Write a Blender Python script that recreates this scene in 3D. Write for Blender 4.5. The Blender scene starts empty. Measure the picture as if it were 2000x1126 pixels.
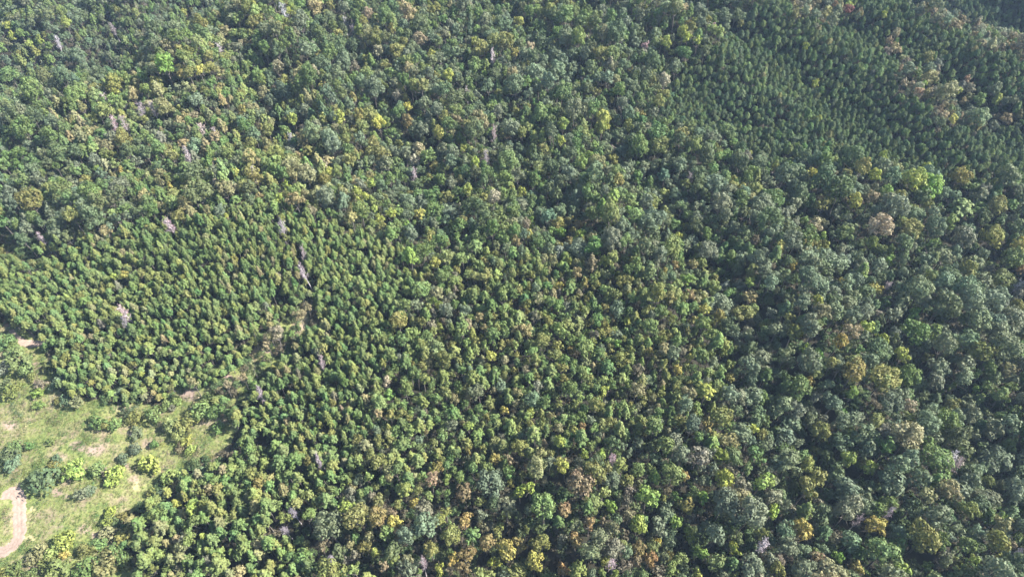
import bpy, math, random
import numpy as np

SEED = 11
HAZE = 0.000075
rng = np.random.default_rng(SEED)
random.seed(SEED)
S = bpy.context.scene
COL = S.collection

# ------------------------------------------------------------------ camera
F_PX, CX, CY = 1335.0, 1000.0, 563.0          # focal length and centre in photo pixels (2000 wide)
PITCH, CAM_H = math.radians(49.0), 200.0
cam_d = bpy.data.cameras.new("camera")
cam = bpy.data.objects.new("camera", cam_d)
COL.objects.link(cam)
cam_d.sensor_width = 36.0
cam_d.lens = 36.0 * F_PX / 2000.0
cam_d.clip_start = 1.0
cam_d.clip_end = 9000.0
cam.location = (0, 0, CAM_H)
cam.rotation_euler = (math.pi / 2 - PITCH, 0, 0)
S.camera = cam

# ------------------------------------------------------------------ sky, sun, exposure
SUN_EL, SUN_AZ = 42.0, 1.0                    # azimuth measured from +X (right of the photo) towards +Y
ae, aa = math.radians(SUN_EL), math.radians(SUN_AZ)
sun_dir = (math.cos(ae) * math.cos(aa), math.cos(ae) * math.sin(aa), math.sin(ae))
W = bpy.data.worlds.new("World")
S.world = W
W.use_nodes = True
wn, wl = W.node_tree.nodes, W.node_tree.links
sky = wn.new("ShaderNodeTexSky")
sky.sky_type = 'NISHITA'
sky.sun_disc = False
sky.sun_elevation = ae
sky.sun_rotation = math.atan2(sun_dir[0], sun_dir[1])
sky.altitude = 300
sky.air_density = 1.2
sky.dust_density = 1.5
bg = wn["Background"]
bg.inputs["Strength"].default_value = 0.075
wl.new(sky.outputs[0], bg.inputs["Color"])
sun_d = bpy.data.lights.new("sun", 'SUN')
sun_d.energy = 5.0
sun_d.angle = math.radians(0.53)
sun_d.color = (1.0, 0.965, 0.90)
sun = bpy.data.objects.new("sun", sun_d)
COL.objects.link(sun)
sun.rotation_euler = (0, math.radians(90 - SUN_EL), aa)
sun.location = (0, 0, 400)
vs = S.view_settings
vs.view_transform = 'Standard'
vs.look = 'None'
vs.gamma = 1.0
vs.use_curve_mapping = False
vs.exposure = 2.25
S.render.engine = 'CYCLES'
S.cycles.use_denoising = True
S.cycles.denoiser = 'OPENIMAGEDENOISE'
S.cycles.max_bounces = 5
S.cycles.diffuse_bounces = 3
S.cycles.transmission_bounces = 3
S.cycles.glossy_bounces = 1
S.cycles.volume_bounces = 0
S.cycles.caustics_reflective = False
S.cycles.caustics_refractive = False

# ------------------------------------------------------------------ photo geometry
SP, CP = math.sin(PITCH), math.cos(PITCH)


def ray(px, py):
    u, v = (np.asarray(px, float) - CX) / F_PX, (np.asarray(py, float) - CY) / F_PX
    return u, CP - v * SP, -(SP + v * CP)      # x, y, z per metre of depth


def project(x, y, z):
    dz = z - CAM_H
    d = y * CP - dz * SP
    d = np.maximum(d, 1e-3)
    return CX + F_PX * x / d, CY + F_PX * (-(y * SP + dz * CP)) / d, d


def on_plane(px, py, z):
    a, b, c = ray(px, py)
    t = (z - CAM_H) / c
    return a * t, b * t


# hills of the place: heights where the photo's crests and hollows stand
HILLS = [
    (-100, 1126, 0), (100, 1126, 0), (500, 1126, 0), (1000, 1126, -2), (1500, 1126, -4), (2000, 1126, -8),
    (0, 850, 0), (250, 850, 0), (500, 850, 3), (1000, 850, 6), (1400, 850, 0), (1700, 900, -5), (2000, 900, -12),
    (100, 960, 0), (300, 780, 1), (60, 660, 3), (250, 600, 7), (450, 600, 10), (0, 480, 3), (350, 430, 16),
    (480, 400, 20), (600, 430, 19), (830, 500, 12), (700, 650, 9), (600, 900, 4), (850, 800, 8),
    (400, 330, 10), (560, 340, 7), (700, 380, 5), (850, 430, 1), (960, 450, 1),
    (1060, 500, 10), (1250, 510, 10), (1100, 650, 9), (1300, 700, 4),
    (600, 250, 14), (800, 200, 18), (1000, 200, 16), (700, 80, 20), (1000, 60, 20), (1200, 100, 24), (1100, 330, 6),
    (150, 330, 6), (300, 260, 20), (400, 170, 32), (0, 260, 4), (150, 240, 16),
    (120, 180, 30), (232, 150, 36), (320, 85, 42), (437, 25, 44), (520, -20, 42),
    (1350, 200, 12), (1500, 260, 8), (1600, 130, 26), (1450, 60, 32), (1700, 310, 8), (1850, 250, 16), (1900, 150, 30),
    (1770, 0, 42), (1860, 30, 42), (1930, 60, 40), (2000, 85, 38), (2150, 110, 34),
    (1560, 340, 12), (1700, 420, 8), (1950, 470, -3), (1800, 520, -6), (1600, 550, 5), (1690, 640, 7), (1790, 760, 1),
    (1860, 690, -10), (1950, 800, -14), (2000, 640, -8), (1420, 470, 2), (1320, 330, 2), (1400, 400, 3),
    (2200, 400, 0), (2200, 800, -12), (-200, 600, 4), (-200, 300, 6),
]
hx, hy, hz = [], [], []
for a, b, c in HILLS:
    if b < 350: c *= .55
    q = on_plane(a, b, c)
    hx.append(float(q[0])); hy.append(float(q[1])); hz.append(c)
# the ground beyond the two far crests falls away and rises again
for a, b, c, d0, z0 in [(a_, b_, c_ * .55, d_, z_ - 22) for a_, b_, c_, d_, z_ in [(120, 180, 30, 45, -2), (232, 150, 36, 45, -2), (320, 85, 42, 48, 0), (437, 25, 44, 50, 0),
                        (1770, 0, 42, 50, -6), (1860, 30, 42, 45, -12), (1930, 60, 40, 45, -14), (2000, 85, 38, 45, -14),
                        (2150, 110, 34, 45, -14)]]:
    q = on_plane(a, b, c)
    s = 1.0 if a > 1000 else -1.0
    hx.append(float(q[0]) + s * d0 * 0.5); hy.append(float(q[1]) + d0 * 0.85); hz.append(z0)
    hx.append(float(q[0]) + s * d0 * 1.2); hy.append(float(q[1]) + d0 * 2.2); hz.append(3)
HX, HY, HZ = map(np.array, (hx, hy, hz))


def ground_z(x, y):
    x, y = np.asarray(x, float), np.asarray(y, float)
    num = np.zeros(np.broadcast(x, y).shape)
    den = np.zeros_like(num)
    for a, b, c in zip(HX, HY, HZ):
        s = 15.0 + 0.024 * max(b, 0)
        w = np.exp(-((x - a) ** 2 + (y - b) ** 2) / (2 * s * s)) + 1e-7 / (1 + ((x - a) ** 2 + (y - b) ** 2) / 1e4)
        num += w * c
        den += w
    z = num / den
    far = np.clip((np.hypot(x, y - 250) - 500) / 600, 0, 1)
    z = z * (1 - far) + 10 * far
    n = (np.sin(x * .071 + 1.3 * np.sin(y * .043)) * np.cos(y * .064 + 1.1 * np.sin(x * .051)) * 1.3
         + np.sin(x * .17 + y * .06 + 2) * np.sin(y * .19 - x * .05) * .45)
    # folds running down the slopes
    a = x * .92 + y * .40
    fold = np.sin(a * .125 + 1.6 * np.sin(y * .016 + .6) + .8 * np.sin(x * .02)) * (.65 + .35 * np.sin(y * .035 + x * .02))
    right = 1 / (1 + np.exp(-(x - 20) / 25))
    upper = 1 / (1 + np.exp(-(y - 215) / 25))
    return z + n + fold * (6.5 * right * (1 - upper * .3) + 5.5 * upper * (1 - right))


def hit(px, py, h):
    """the ground point whose height h above ground shows at this photo pixel"""
    a, b, c = (float(v) for v in ray(px, py))
    t = np.arange(150, 900, 1.5)
    g = CAM_H + c * t - ground_z(a * t, b * t) - h
    k = int(np.argmax(g < 0))
    if k == 0:
        k = len(t) - 1
    t0 = t[k - 1] + 1.5 * g[k - 1] / (g[k - 1] - g[k] + 1e-9)
    return a * t0, b * t0, t0


def inside(poly, x, y):
    x, y = np.asarray(x, float), np.asarray(y, float)
    r = np.zeros(x.shape, bool)
    n = len(poly)
    for i in range(n):
        x1, y1 = poly[i]
        x2, y2 = poly[(i + 1) % n]
        c = ((y1 > y) != (y2 > y)) & (x < (x2 - x1) * (y - y1) / ((y2 - y1) + 1e-12) + x1)
        r ^= c
    return r


def seg_dist(pts, x, y):
    d = np.full(np.broadcast(x, y).shape, 1e9)
    for (x1, y1), (x2, y2) in zip(pts[:-1], pts[1:]):
        L = (x2 - x1) ** 2 + (y2 - y1) ** 2
        t = np.clip(((x - x1) * (x2 - x1) + (y - y1) * (y2 - y1)) / L, 0, 1)
        d = np.minimum(d, np.hypot(x - x1 - t * (x2 - x1), y - y1 - t * (y2 - y1)))
    return d


# ------------------------------------------------------------------ helpers
def set_props(o, label=None, cat=None, group=None, kind=None):
    if label: o["label"] = label
    if cat: o["category"] = cat
    if group: o["group"] = group
    if kind: o["kind"] = kind
    return o


def mesh_from(name, verts, faces, mats=(), fattr=None, mat_idx=None, smooth=False):
    me = bpy.data.meshes.new(name)
    verts = np.asarray(verts, np.float32)
    faces = np.asarray(faces, np.int32)
    nf, k = faces.shape
    me.vertices.add(len(verts)); me.vertices.foreach_set("co", verts.ravel())
    me.loops.add(nf * k); me.loops.foreach_set("vertex_index", faces.ravel())
    me.polygons.add(nf)
    me.polygons.foreach_set("loop_start", np.arange(0, nf * k, k, dtype=np.int32))
    me.polygons.foreach_set("loop_total", np.full(nf, k, np.int32))
    if smooth:
        me.polygons.foreach_set("use_smooth", np.ones(nf, bool))
    for m in mats: me.materials.append(m)
    if mat_idx is not None:
        me.polygons.foreach_set("material_index", np.asarray(mat_idx, np.int32))
    if fattr is not None:
        at = me.attributes.new("vary", 'FLOAT', 'FACE')
        at.data.foreach_set("value", np.asarray(fattr, np.float32))
    me.update(calc_edges=True)
    return me


def nodes_of(name):
    m = bpy.data.materials.new(name)
    m.use_nodes = True
    m.node_tree.nodes.clear()
    return m, m.node_tree.nodes, m.node_tree.links


def leaf_material(name, translucency, rough=0.6, spread=0.34):
    m, N, L = nodes_of(name)
    out = N.new("ShaderNodeOutputMaterial")
    tint = N.new("ShaderNodeAttribute"); tint.attribute_type = 'INSTANCER'; tint.attribute_name = "tint"
    vary = N.new("ShaderNodeAttribute"); vary.attribute_name = "vary"
    mr = N.new("ShaderNodeMapRange")
    mr.inputs["To Min"].default_value = 1 - spread
    mr.inputs["To Max"].default_value = 1 + spread
    L.new(vary.outputs["Fac"], mr.inputs["Value"])
    geo = N.new("ShaderNodeNewGeometry")
    nz = N.new("ShaderNodeTexNoise"); nz.inputs["Scale"].default_value = 0.35; nz.inputs["Detail"].default_value = 1
    L.new(geo.outputs["Position"], nz.inputs["Vector"])
    hsv = N.new("ShaderNodeHueSaturation")
    hm = N.new("ShaderNodeMapRange")
    hm.inputs["To Min"].default_value = 0.46; hm.inputs["To Max"].default_value = 0.54
    L.new(nz.outputs["Fac"], hm.inputs["Value"])
    L.new(hm.outputs[0], hsv.inputs["Hue"])
    L.new(mr.outputs[0], hsv.inputs["Value"])
    L.new(tint.outputs["Color"], hsv.inputs["Color"])
    p = N.new("ShaderNodeBsdfPrincipled")
    p.inputs["Roughness"].default_value = rough
    p.inputs["Specular IOR Level"].default_value = 0.12
    t = N.new("ShaderNodeBsdfTranslucent")
    mx = N.new("ShaderNodeMixShader"); mx.inputs[0].default_value = translucency
    hs2 = N.new("ShaderNodeHueSaturation"); hs2.inputs["Saturation"].default_value = 1.15; hs2.inputs["Value"].default_value = 1.2
    L.new(hsv.outputs[0], p.inputs["Base Color"])
    L.new(hsv.outputs[0], hs2.inputs["Color"])
    L.new(hs2.outputs[0], t.inputs["Color"])
    L.new(p.outputs[0], mx.inputs[1]); L.new(t.outputs[0], mx.inputs[2])
    L.new(mx.outputs[0], out.inputs["Surface"])
    return m


def bark_material(name, c1, c2):
    m, N, L = nodes_of(name)
    out = N.new("ShaderNodeOutputMaterial")
    nz = N.new("ShaderNodeTexNoise"); nz.inputs["Scale"].default_value = 3.0; nz.inputs["Detail"].default_value = 4
    rp = N.new("ShaderNodeValToRGB")
    rp.color_ramp.elements[0].color = (*c1, 1); rp.color_ramp.elements[1].color = (*c2, 1)
    rp.color_ramp.elements[0].position = .35; rp.color_ramp.elements[1].position = .65
    tc = N.new("ShaderNodeTexCoord"); L.new(tc.outputs["Object"], nz.inputs["Vector"])
    p = N.new("ShaderNodeBsdfPrincipled"); p.inputs["Roughness"].default_value = .9
    L.new(nz.outputs["Fac"], rp.inputs[0]); L.new(rp.outputs[0], p.inputs["Base Color"]); L.new(p.outputs[0], out.inputs["Surface"])
    return m


M_LEAF = leaf_material("broad_leaves", 0.22)
M_NEEDLE = leaf_material("pine_needles", 0.12, spread=.3)
M_GRASS = leaf_material("grass_blades", 0.2, spread=.4)
M_BARK = bark_material("bark", (.05, .042, .035), (.11, .095, .08))
M_DEAD = bark_material("bare_wood", (.20, .175, .18), (.36, .32, .33))
M_TWIG = leaf_material("dry_twigs", 0.0, spread=.35)


# ------------------------------------------------------------------ tree meshes
def quads(pos, nrm, size, r, aspect=1.0):
    """small four-cornered leaf clumps at pos, facing nrm"""
    n = len(pos)
    a = r.normal(size=(n, 3))
    t = np.cross(nrm, a); t /= np.linalg.norm(t, axis=1, keepdims=True) + 1e-9
    b = np.cross(nrm, t)
    s = size[:, None]
    k1 = r.uniform(.8, 1.25, (n, 1)); k2 = r.uniform(.7, 1.1, (n, 1)) * aspect
    off = r.uniform(-.3, .3, (n, 1))
    v = np.stack([pos - t * s * k1, pos + b * s * k2 + t * s * off, pos + t * s * k1 + nrm * s * .25, pos - b * s * k2 - t * s * off], 1)
    f = np.arange(n * 4).reshape(n, 4)
    return v.reshape(-1, 3), f


def tube(p0, p1, r0, r1, k=5):
    p0, p1 = np.array(p0, float), np.array(p1, float)
    d = p1 - p0; d /= np.linalg.norm(d) + 1e-9
    a = np.cross(d, (0, 0, 1.0) if abs(d[2]) < .9 else (1.0, 0, 0)); a /= np.linalg.norm(a)
    b = np.cross(d, a)
    th = np.arange(k) * 2 * np.pi / k
    ring = np.cos(th)[:, None] * a + np.sin(th)[:, None] * b
    v = np.vstack([p0 + ring * r0, p1 + ring * r1])
    f = [(i, (i + 1) % k, k + (i + 1) % k, k + i) for i in range(k)]
    return v, np.array(f)


def merge(parts):
    vs_, fs_, o = [], [], 0
    for v, f in parts:
        vs_.append(v); fs_.append(f + o); o += len(v)
    return np.vstack(vs_), np.vstack(fs_)


def limbs(r, h0, h1, R, n, thick):
    """trunk with forks, h0 = height where it forks, h1 = its top"""
    P = []
    x = y = 0.0; z = 0.0; seg = 5
    pts = [(0, 0, 0)]
    for i in range(seg):
        x += r.normal() * .12; y += r.normal() * .12; z += h0 / seg
        pts.append((x, y, z))
    rr = np.linspace(thick, thick * .65, seg + 1)
    for i in range(seg):
        P.append(tube(pts[i], pts[i + 1], rr[i], rr[i + 1], 7))
    top = np.array(pts[-1])
    for k in range(n):
        a = k * 2 * np.pi / n + r.uniform(-.4, .4)
        el = r.uniform(.45, 1.3)
        d = np.array([math.cos(a) * math.cos(el), math.sin(a) * math.cos(el), math.sin(el)])
        L = min((h1 - h0) * .8 / max(d[2], .4), R * 1.1 / max(math.cos(el), .25))
        m = top + d * L * .5 + r.normal(size=3) * .2
        e = top + d * L + r.normal(size=3) * .3
        P.append(tube(top, m, thick * .45, thick * .28)); P.append(tube(m, e, thick * .28, thick * .1))
        for j in range(2):
            d2 = d + r.normal(size=3) * .6; d2[2] = abs(d2[2])
            P.append(tube(m, m + d2 * L * .35, thick * .18, thick * .06, 4))
    return merge(P)


def broad_crown(r, R, tall, n_lobes, leaf, dens):
    """crown of leafy lobes; R = radius, tall = half height; its middle at z = 0"""
    gold = np.pi * (3 - math.sqrt(5))
    C, rad = [], []
    for i in range(n_lobes):
        zz = 1 - (i + .5) / n_lobes * 1.45
        a = i * gold + r.uniform(-.5, .5)
        q = math.sqrt(max(0, 1 - min(1, abs(zz)) ** 2)) * (1.0 if zz > 0 else .9)
        k = r.uniform(.45, .9)
        C.append((math.cos(a) * q * R * k, math.sin(a) * q * R * k, zz * tall * r.uniform(.5, .85)))
        rad.append(R * r.uniform(.22, .42))
    C.append((0, 0, -.1 * tall)); rad.append(R * .42)
    C.append((0, 0, .35 * tall)); rad.append(R * .40)
    C, rad = np.array(C), np.array(rad)
    P, Nn, Sz, V = [], [], [], []
    for i, (c, q) in enumerate(zip(C, rad)):
        n = int(dens * 4 * math.pi * q * q / (leaf * leaf))
        d = r.normal(size=(n, 3)); d /= np.linalg.norm(d, axis=1, keepdims=True)
        d = d[d[:, 2] > -.55]
        p = c + d * q * np.clip(r.normal(.95, .15, (len(d), 1)), .5, 1.35) * np.array([1, 1, .92])
        keep = np.ones(len(p), bool)
        for j in range(len(C)):
            if j != i:
                keep &= np.linalg.norm(p - C[j], axis=1) > rad[j] * .86
        p, d = p[keep], d[keep]
        nn = d * 1.0 + r.normal(size=d.shape) * .28 + np.array([0, 0, .12])
        nn /= np.linalg.norm(nn, axis=1, keepdims=True)
        P.append(p); Nn.append(nn); Sz.append(r.uniform(.5, .95, len(p)) * leaf)
        V.append(np.clip(r.normal(.5, .17, len(p)) + r.normal(0, .08), 0, 1))
    v, f = quads(np.vstack(P), np.vstack(Nn), np.concatenate(Sz), r)
    return v, f, np.concatenate(V)


def pine_crown(r, R, H, whorls, leaf, power):
    """H = crown length above z = 0; whorls of boughs that end in needle tufts"""
    P, Nn, Sz, V = [], [], [], []
    for w in range(whorls):
        t = (w + .3) / whorls
        ln = R * (1 - t ** power) ** .75 * (1.0 if t > .2 else .8 + t)
        nb = 6 if t < .6 else (5 if t < .85 else 3)
        a0 = r.uniform(0, 6.3)
        for b in range(nb):
            a = a0 + b * 2 * np.pi / nb + r.uniform(-.3, .3)
            L = ln * r.uniform(.72, 1.15)
            up = .25 + .5 * t
            for s in ((.45, .75, 1.0) if L > R * .45 else (.6, 1.0)):
                c = np.array([math.cos(a) * L * s, math.sin(a) * L * s, t * H + L * s * up * .6 + r.normal() * .1])
                n = int(r.integers(8, 12))
                d = r.normal(size=(n, 3)); d /= np.linalg.norm(d, axis=1, keepdims=True)
                d[:, 2] = np.abs(d[:, 2]) * 1.0 - .15
                q = R * .155 * r.uniform(.8, 1.25)
                p = c + d * q
                out = np.array([math.cos(a), math.sin(a), .9])
                nn = d * .8 + out * .55 + r.normal(size=d.shape) * .35
                nn /= np.linalg.norm(nn, axis=1, keepdims=True)
                P.append(p); Nn.append(nn); Sz.append(r.uniform(.7, 1.1, n) * leaf)
                V.append(np.clip(r.normal(.5, .15, n) + r.normal(0, .07), 0, 1))
    n = 10
    d = r.normal(size=(n, 3)) * .25; P.append(d + (0, 0, H)); nn = d + (0, 0, .5); nn /= np.linalg.norm(nn, axis=1, keepdims=True)
    Nn.append(nn); Sz.append(np.full(n, leaf)); V.append(np.full(n, .6))
    v, f = quads(np.vstack(P), np.vstack(Nn), np.concatenate(Sz), r, .62)
    return v, f, np.concatenate(V)


def dead_meshes(r, H, R, upright):
    """bare trunk and limbs, and the fine dry twigs"""
    P = []; twigs = []
    lean = r.normal(size=2) * .04
    pts = [np.array([lean[0] * z, lean[1] * z, z]) for z in np.linspace(0, H, 7)]
    rr = np.linspace(.24, .05, 7)
    for i in range(6):
        P.append(tube(pts[i], pts[i + 1], rr[i], rr[i + 1], 7))
    n = 15
    for k in range(n):
        t = .45 + .53 * k / n
        base = np.array([lean[0] * t * H, lean[1] * t * H, t * H])
        a = k * 2.4 + r.uniform(-.5, .5)
        el = r.uniform(.2, .6) + upright * .6
        L = R * (1.15 - t * .75) * r.uniform(.8, 1.4)
        d = np.array([math.cos(a) * math.cos(el), math.sin(a) * math.cos(el), math.sin(el)])
        m = base + d * L * .5 + r.normal(size=3) * .12
        e = base + d * L + np.array([0, 0, L * .12]) + r.normal(size=3) * .2
        P.append(tube(base, m, .10, .07)); P.append(tube(m, e, .07, .03))
        for j in range(5):
            s = r.uniform(.35, 1.0)
            o = base + (e - base) * s
            d2 = d * .6 + r.normal(size=3) * .6; d2 /= np.linalg.norm(d2)
            l2 = L * r.uniform(.25, .5)
            P.append(tube(o, o + d2 * l2, .045, .02, 4))
            for q in range(6):
                twigs.append(o + d2 * l2 * r.uniform(.2, 1.1) + r.normal(size=3) * .3)
    tw = np.array(twigs)
    nn = r.normal(size=tw.shape); nn /= np.linalg.norm(nn, axis=1, keepdims=True)
    qv, qf = quads(tw, nn, r.uniform(.18, .4, len(tw)), r, .16)
    return merge(P), (qv, qf, r.uniform(.2, .9, len(tw)))


B_VAR, P_VAR, D_VAR, S_VAR = [], [], [], []
STORE = bpy.data.collections.new("tree_shapes")       # source shapes for the forest mass


def combine(name, crown, trunk, mats):
    cv, cf, ca = crown
    tv, tf = trunk
    v = np.vstack([cv, tv]); f = np.vstack([cf, tf + len(cv)])
    me = mesh_from(name, v, f, mats, np.concatenate([ca, np.full(len(tf), .5)]), [0] * len(cf) + [1] * len(tf))
    o = bpy.data.objects.new(name, me)
    STORE.objects.link(o)
    return o


def make_variants():
    r = np.random.default_rng(5)
    # broadleaf: (radius, half height, lobes, leaf, crown middle height)
    spec = ([(2.4, 3.3, 8, .38, 8.5)] * 8 + [(3.4, 4.4, 11, .44, 11.0)] * 9 + [(4.8, 5.6, 16, .50, 13.0)] * 9)
    for i, (R, t, nl, lf, mid) in enumerate(spec):
        t *= r.uniform(.85, 1.2)
        cv, cf, ca = broad_crown(r, R, t, nl + int(r.integers(-2, 3)), lf, .85)
        cv = cv * np.array([r.uniform(.9, 1.1), r.uniform(.9, 1.1), 1]) + np.array([0, 0, mid])
        tr = limbs(r, mid - t * .8, mid + t * .6, R * .8, 5, .05 * R + .1)
        B_VAR.append(dict(R=R * 1.12, top=mid + t, mid=mid + t * .25, crown=mesh_from("broadleaf_crown", cv, cf, [M_LEAF], ca),
                          trunk=mesh_from("broadleaf_trunk", *tr, [M_BARK]),
                          src=combine("b%02d" % i, (cv, cf, ca), tr, [M_LEAF, M_BARK]), h=mid))
    for i in range(9):
        R = 2.25 * r.uniform(.9, 1.1)
        cone = i > 4
        H, base = (r.uniform(4.6, 5.8), r.uniform(6.0, 7.5)) if cone else (r.uniform(2.9, 4.2), r.uniform(7.5, 9.0))
        cv, cf, ca = pine_crown(r, R, H, 7 if cone else 6, .36, 1.15 if cone else 2.0)
        cv = cv + np.array([0, 0, base])
        tr = limbs(r, base + H * .85, base + H * .95, .4, 3, .2)
        P_VAR.append(dict(R=R * 1.2, top=base + H, mid=base + H * .6, crown=mesh_from("pine_crown", cv, cf, [M_NEEDLE], ca),
                          trunk=mesh_from("pine_trunk", *tr, [M_BARK]),
                          src=combine("p%02d" % i, (cv, cf, ca), tr, [M_NEEDLE, M_BARK])))
    for i in range(7):
        H = r.uniform(10, 13); R = 2.1
        wood, (qv, qf, qa) = dead_meshes(r, H, R, r.uniform(0, 1))
        D_VAR.append(dict(R=R, top=H, mid=H * .75, trunk=mesh_from("bare_trunk", *wood, [M_DEAD]),
                          crown=mesh_from("dry_twigs", qv, qf, [M_TWIG], qa)))
    for i in range(7):
        R = 1.9; t = 1.5
        cv, cf, ca = broad_crown(r, R, t, 8 + i, .27, .85)
        cv = cv * np.array([r.uniform(.85, 1.15), r.uniform(.85, 1.15), 1]) + np.array([0, 0, t * .85])
        tr = limbs(r, .5, 2.0, 1.2, 5, .07)
        S_VAR.append(dict(R=R, top=t * 1.8, mid=t * 1.1, crown=mesh_from("shrub_leaves", cv, cf, [M_LEAF], ca),
                          trunk=mesh_from("shrub_stem", *tr, [M_BARK]),
                          src=combine("s%02d" % i, (cv, cf, ca), tr, [M_LEAF, M_BARK])))


make_variants()

# ------------------------------------------------------------------ colours of foliage (base colour, words)
C = {
    'pine': ((.070, .100, .034), "dark green"), 'pineb': ((.062, .090, .040), "blue green"), 'pinel': ((.088, .125, .042), "light green"),
    'piney': ((.120, .140, .045), "yellowish green"),
    'dark': ((.070, .090, .042), "deep green"), 'mid': ((.080, .115, .038), "mid green"), 'grey': ((.100, .118, .070), "greyish green"),
    'blue': ((.088, .114, .066), "blue green"), 'olive': ((.118, .124, .040), "olive green"), 'khaki': ((.150, .144, .068), "khaki"),
    'lit': ((.118, .155, .052), "fresh green"), 'bright': ((.130, .188, .045), "bright green"), 'lime': ((.165, .190, .045), "yellow green"),
    'tan': ((.175, .148, .086), "tan"), 'brown': ((.118, .100, .054), "brown"), 'gbrown': ((.112, .108, .072), "greyish brown"),
    'rust': ((.155, .116, .050), "rusty orange"), 'gold': ((.190, .165, .050), "golden"), 'yellow': ((.245, .232, .062), "yellow"),
    'cream': ((.225, .208, .135), "cream coloured"), 'pink': ((.25, .19, .19), "pinkish grey"), 'mauve': ((.17, .145, .155), "mauve grey"),
    'white': ((.34, .31, .31), "whitish"), 'red': ((.17, .085, .06), "red"),
}

# zones of the photo's forest: polygon, kind mix (share of pines), spacing factor, crown size, colours
Z_CLEAR = [(-400, 640), (0, 640), (40, 655), (85, 665), (95, 705), (115, 765), (240, 790), (335, 785), (380, 765), (440, 800), (470, 845),
           (440, 885), (330, 925), (300, 955), (265, 1000), (215, 1015), (250, 1070), (290, 1200), (-400, 1200)]
Z_PLANT_A = [(-500, 470), (60, 470), (330, 415), (480, 392), (620, 405), (835, 490), (840, 560), (760, 640), (740, 760), (720, 860),
             (660, 960), (600, 1060), (620, 1400), (-500, 1400)]
Z_PLANT_C = [(200, 1000), (300, 930), (440, 890), (560, 860), (660, 900), (680, 960), (600, 1060), (620, 1400), (150, 1400)]
Z_PLANT_B = [(1290, 175), (1345, 120), (1400, 85), (1480, -10), (1560, -40), (2300, -60), (2300, 370), (2000, 352), (1850, 335), (1700, 325), (1560, 308),
             (1490, 300), (1440, 270), (1330, 250), (1295, 235)]
Z_MIX_B1 = [(1740, 80), (1800, 110), (1870, 150), (1930, 160), (2010, 200), (2100, 260), (1960, 240), (1850, 238), (1790, 185), (1755, 150)]
Z_MIX_B2 = [(1790, -30), (1840, 10), (1900, 35), (2010, 70), (2010, 110), (1960, 95), (1880, 50), (1800, 20)]
Z_MIX_B3 = [(1545, -20), (1680, -20), (1700, 30), (1640, 45), (1560, 30)]
Z_YOUNG = [(835, 500), (960, 470), (1100, 500), (1250, 530), (1400, 560), (1440, 700), (1420, 830), (1200, 860), (1000, 900), (860, 950), (700, 1000), (660, 960), (740, 760), (760, 640)]
Z_TL_DRY = [(100, 180), (250, 150), (440, 60), (520, 150), (470, 260), (500, 420), (330, 430), (200, 330), (80, 260)]
Z_LITE_MID = [(420, 120), (700, 180), (760, 420), (700, 440), (480, 400), (470, 260)]
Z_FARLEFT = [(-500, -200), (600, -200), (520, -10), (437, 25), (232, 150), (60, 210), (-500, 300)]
Z_RIGHT = [(1400, 560), (1450, 380), (1560, 315), (1700, 330), (2000, 360), (2400, 380), (2400, 1400), (1500, 1400), (1420, 1000), (1420, 830), (1440, 700)]
Z_BOTTOM = [(700, 1000), (860, 950), (1000, 900), (1200, 870), (1420, 860), (1420, 1000), (1560, 1140), (1560, 1500), (640, 1500), (620, 1060)]

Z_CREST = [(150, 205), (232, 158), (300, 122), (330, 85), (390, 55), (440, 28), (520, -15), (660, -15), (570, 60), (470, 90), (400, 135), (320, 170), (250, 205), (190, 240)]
PAL = {
    'crest': [('lit', 26), ('mid', 20), ('olive', 20), ('lime', 8), ('khaki', 10), ('grey', 8), ('tan', 3)],  # lighter mix: the sunlit look of the ridge is put into the leaf colours
    'plantA': [('pinel', 46), ('piney', 24), ('pine', 14), ('khaki', 7), ('lit', 4), ('gbrown', 2.4), ('tan', .8), ('lime', 1)],
    'plantC': [('piney', 36), ('pinel', 28), ('khaki', 9), ('lit', 9), ('olive', 8), ('pine', 4), ('gbrown', 3), ('tan', 1.2), ('lime', 2.5)],
    'plantB': [('pine', 40), ('pineb', 42), ('pinel', 12), ('lit', 2), ('gbrown', 1.5), ('khaki', 2), ('piney', 2)],
    'mixB': [('gbrown', 24), ('khaki', 16), ('brown', 8), ('tan', 10), ('grey', 22), ('mid', 12), ('lime', 4), ('pineb', 8)],
    'young': [('mid', 24), ('lit', 20), ('olive', 17), ('grey', 10), ('piney', 12), ('khaki', 7), ('gbrown', 5), ('brown', 2.2), ('lime', 2.5), ('tan', 1.4), ('gold', .5), ('bright', 2)],
    'dry': [('olive', 20), ('khaki', 15), ('grey', 18), ('mid', 17), ('dark', 10), ('lit', 11), ('tan', 2), ('gbrown', 6), ('lime', 3)],
    'lite': [('lit', 14), ('olive', 20), ('khaki', 14), ('mid', 18), ('blue', 14), ('grey', 12), ('lime', 4), ('tan', 3)],
    'farleft': [('blue', 34), ('grey', 20), ('dark', 24), ('mid', 14), ('olive', 6), ('gbrown', 4), ('khaki', 3), ('lime', 1.2)],  # bluer, darker mix: haze and hillside shade put into the leaf colours
    'right': [('dark', 30), ('grey', 24), ('blue', 18), ('mid', 10), ('olive', 8), ('gbrown', 8), ('khaki', 3), ('brown', 3), ('lit', 2.5), ('lime', .7)],
    'bottom': [('mid', 18), ('grey', 16), ('olive', 15), ('dark', 13), ('brown', 8), ('gbrown', 9), ('lit', 8), ('blue', 6), ('khaki', 6), ('rust', 2.2), ('lime', 2.4), ('gold', .8), ('bright', 2)],
    'mature': [('blue', 26), ('mid', 22), ('dark', 18), ('grey', 15), ('olive', 9), ('lit', 6), ('khaki', 3.5), ('gbrown', 3), ('lime', 1.2), ('tan', .7)],
}
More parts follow.
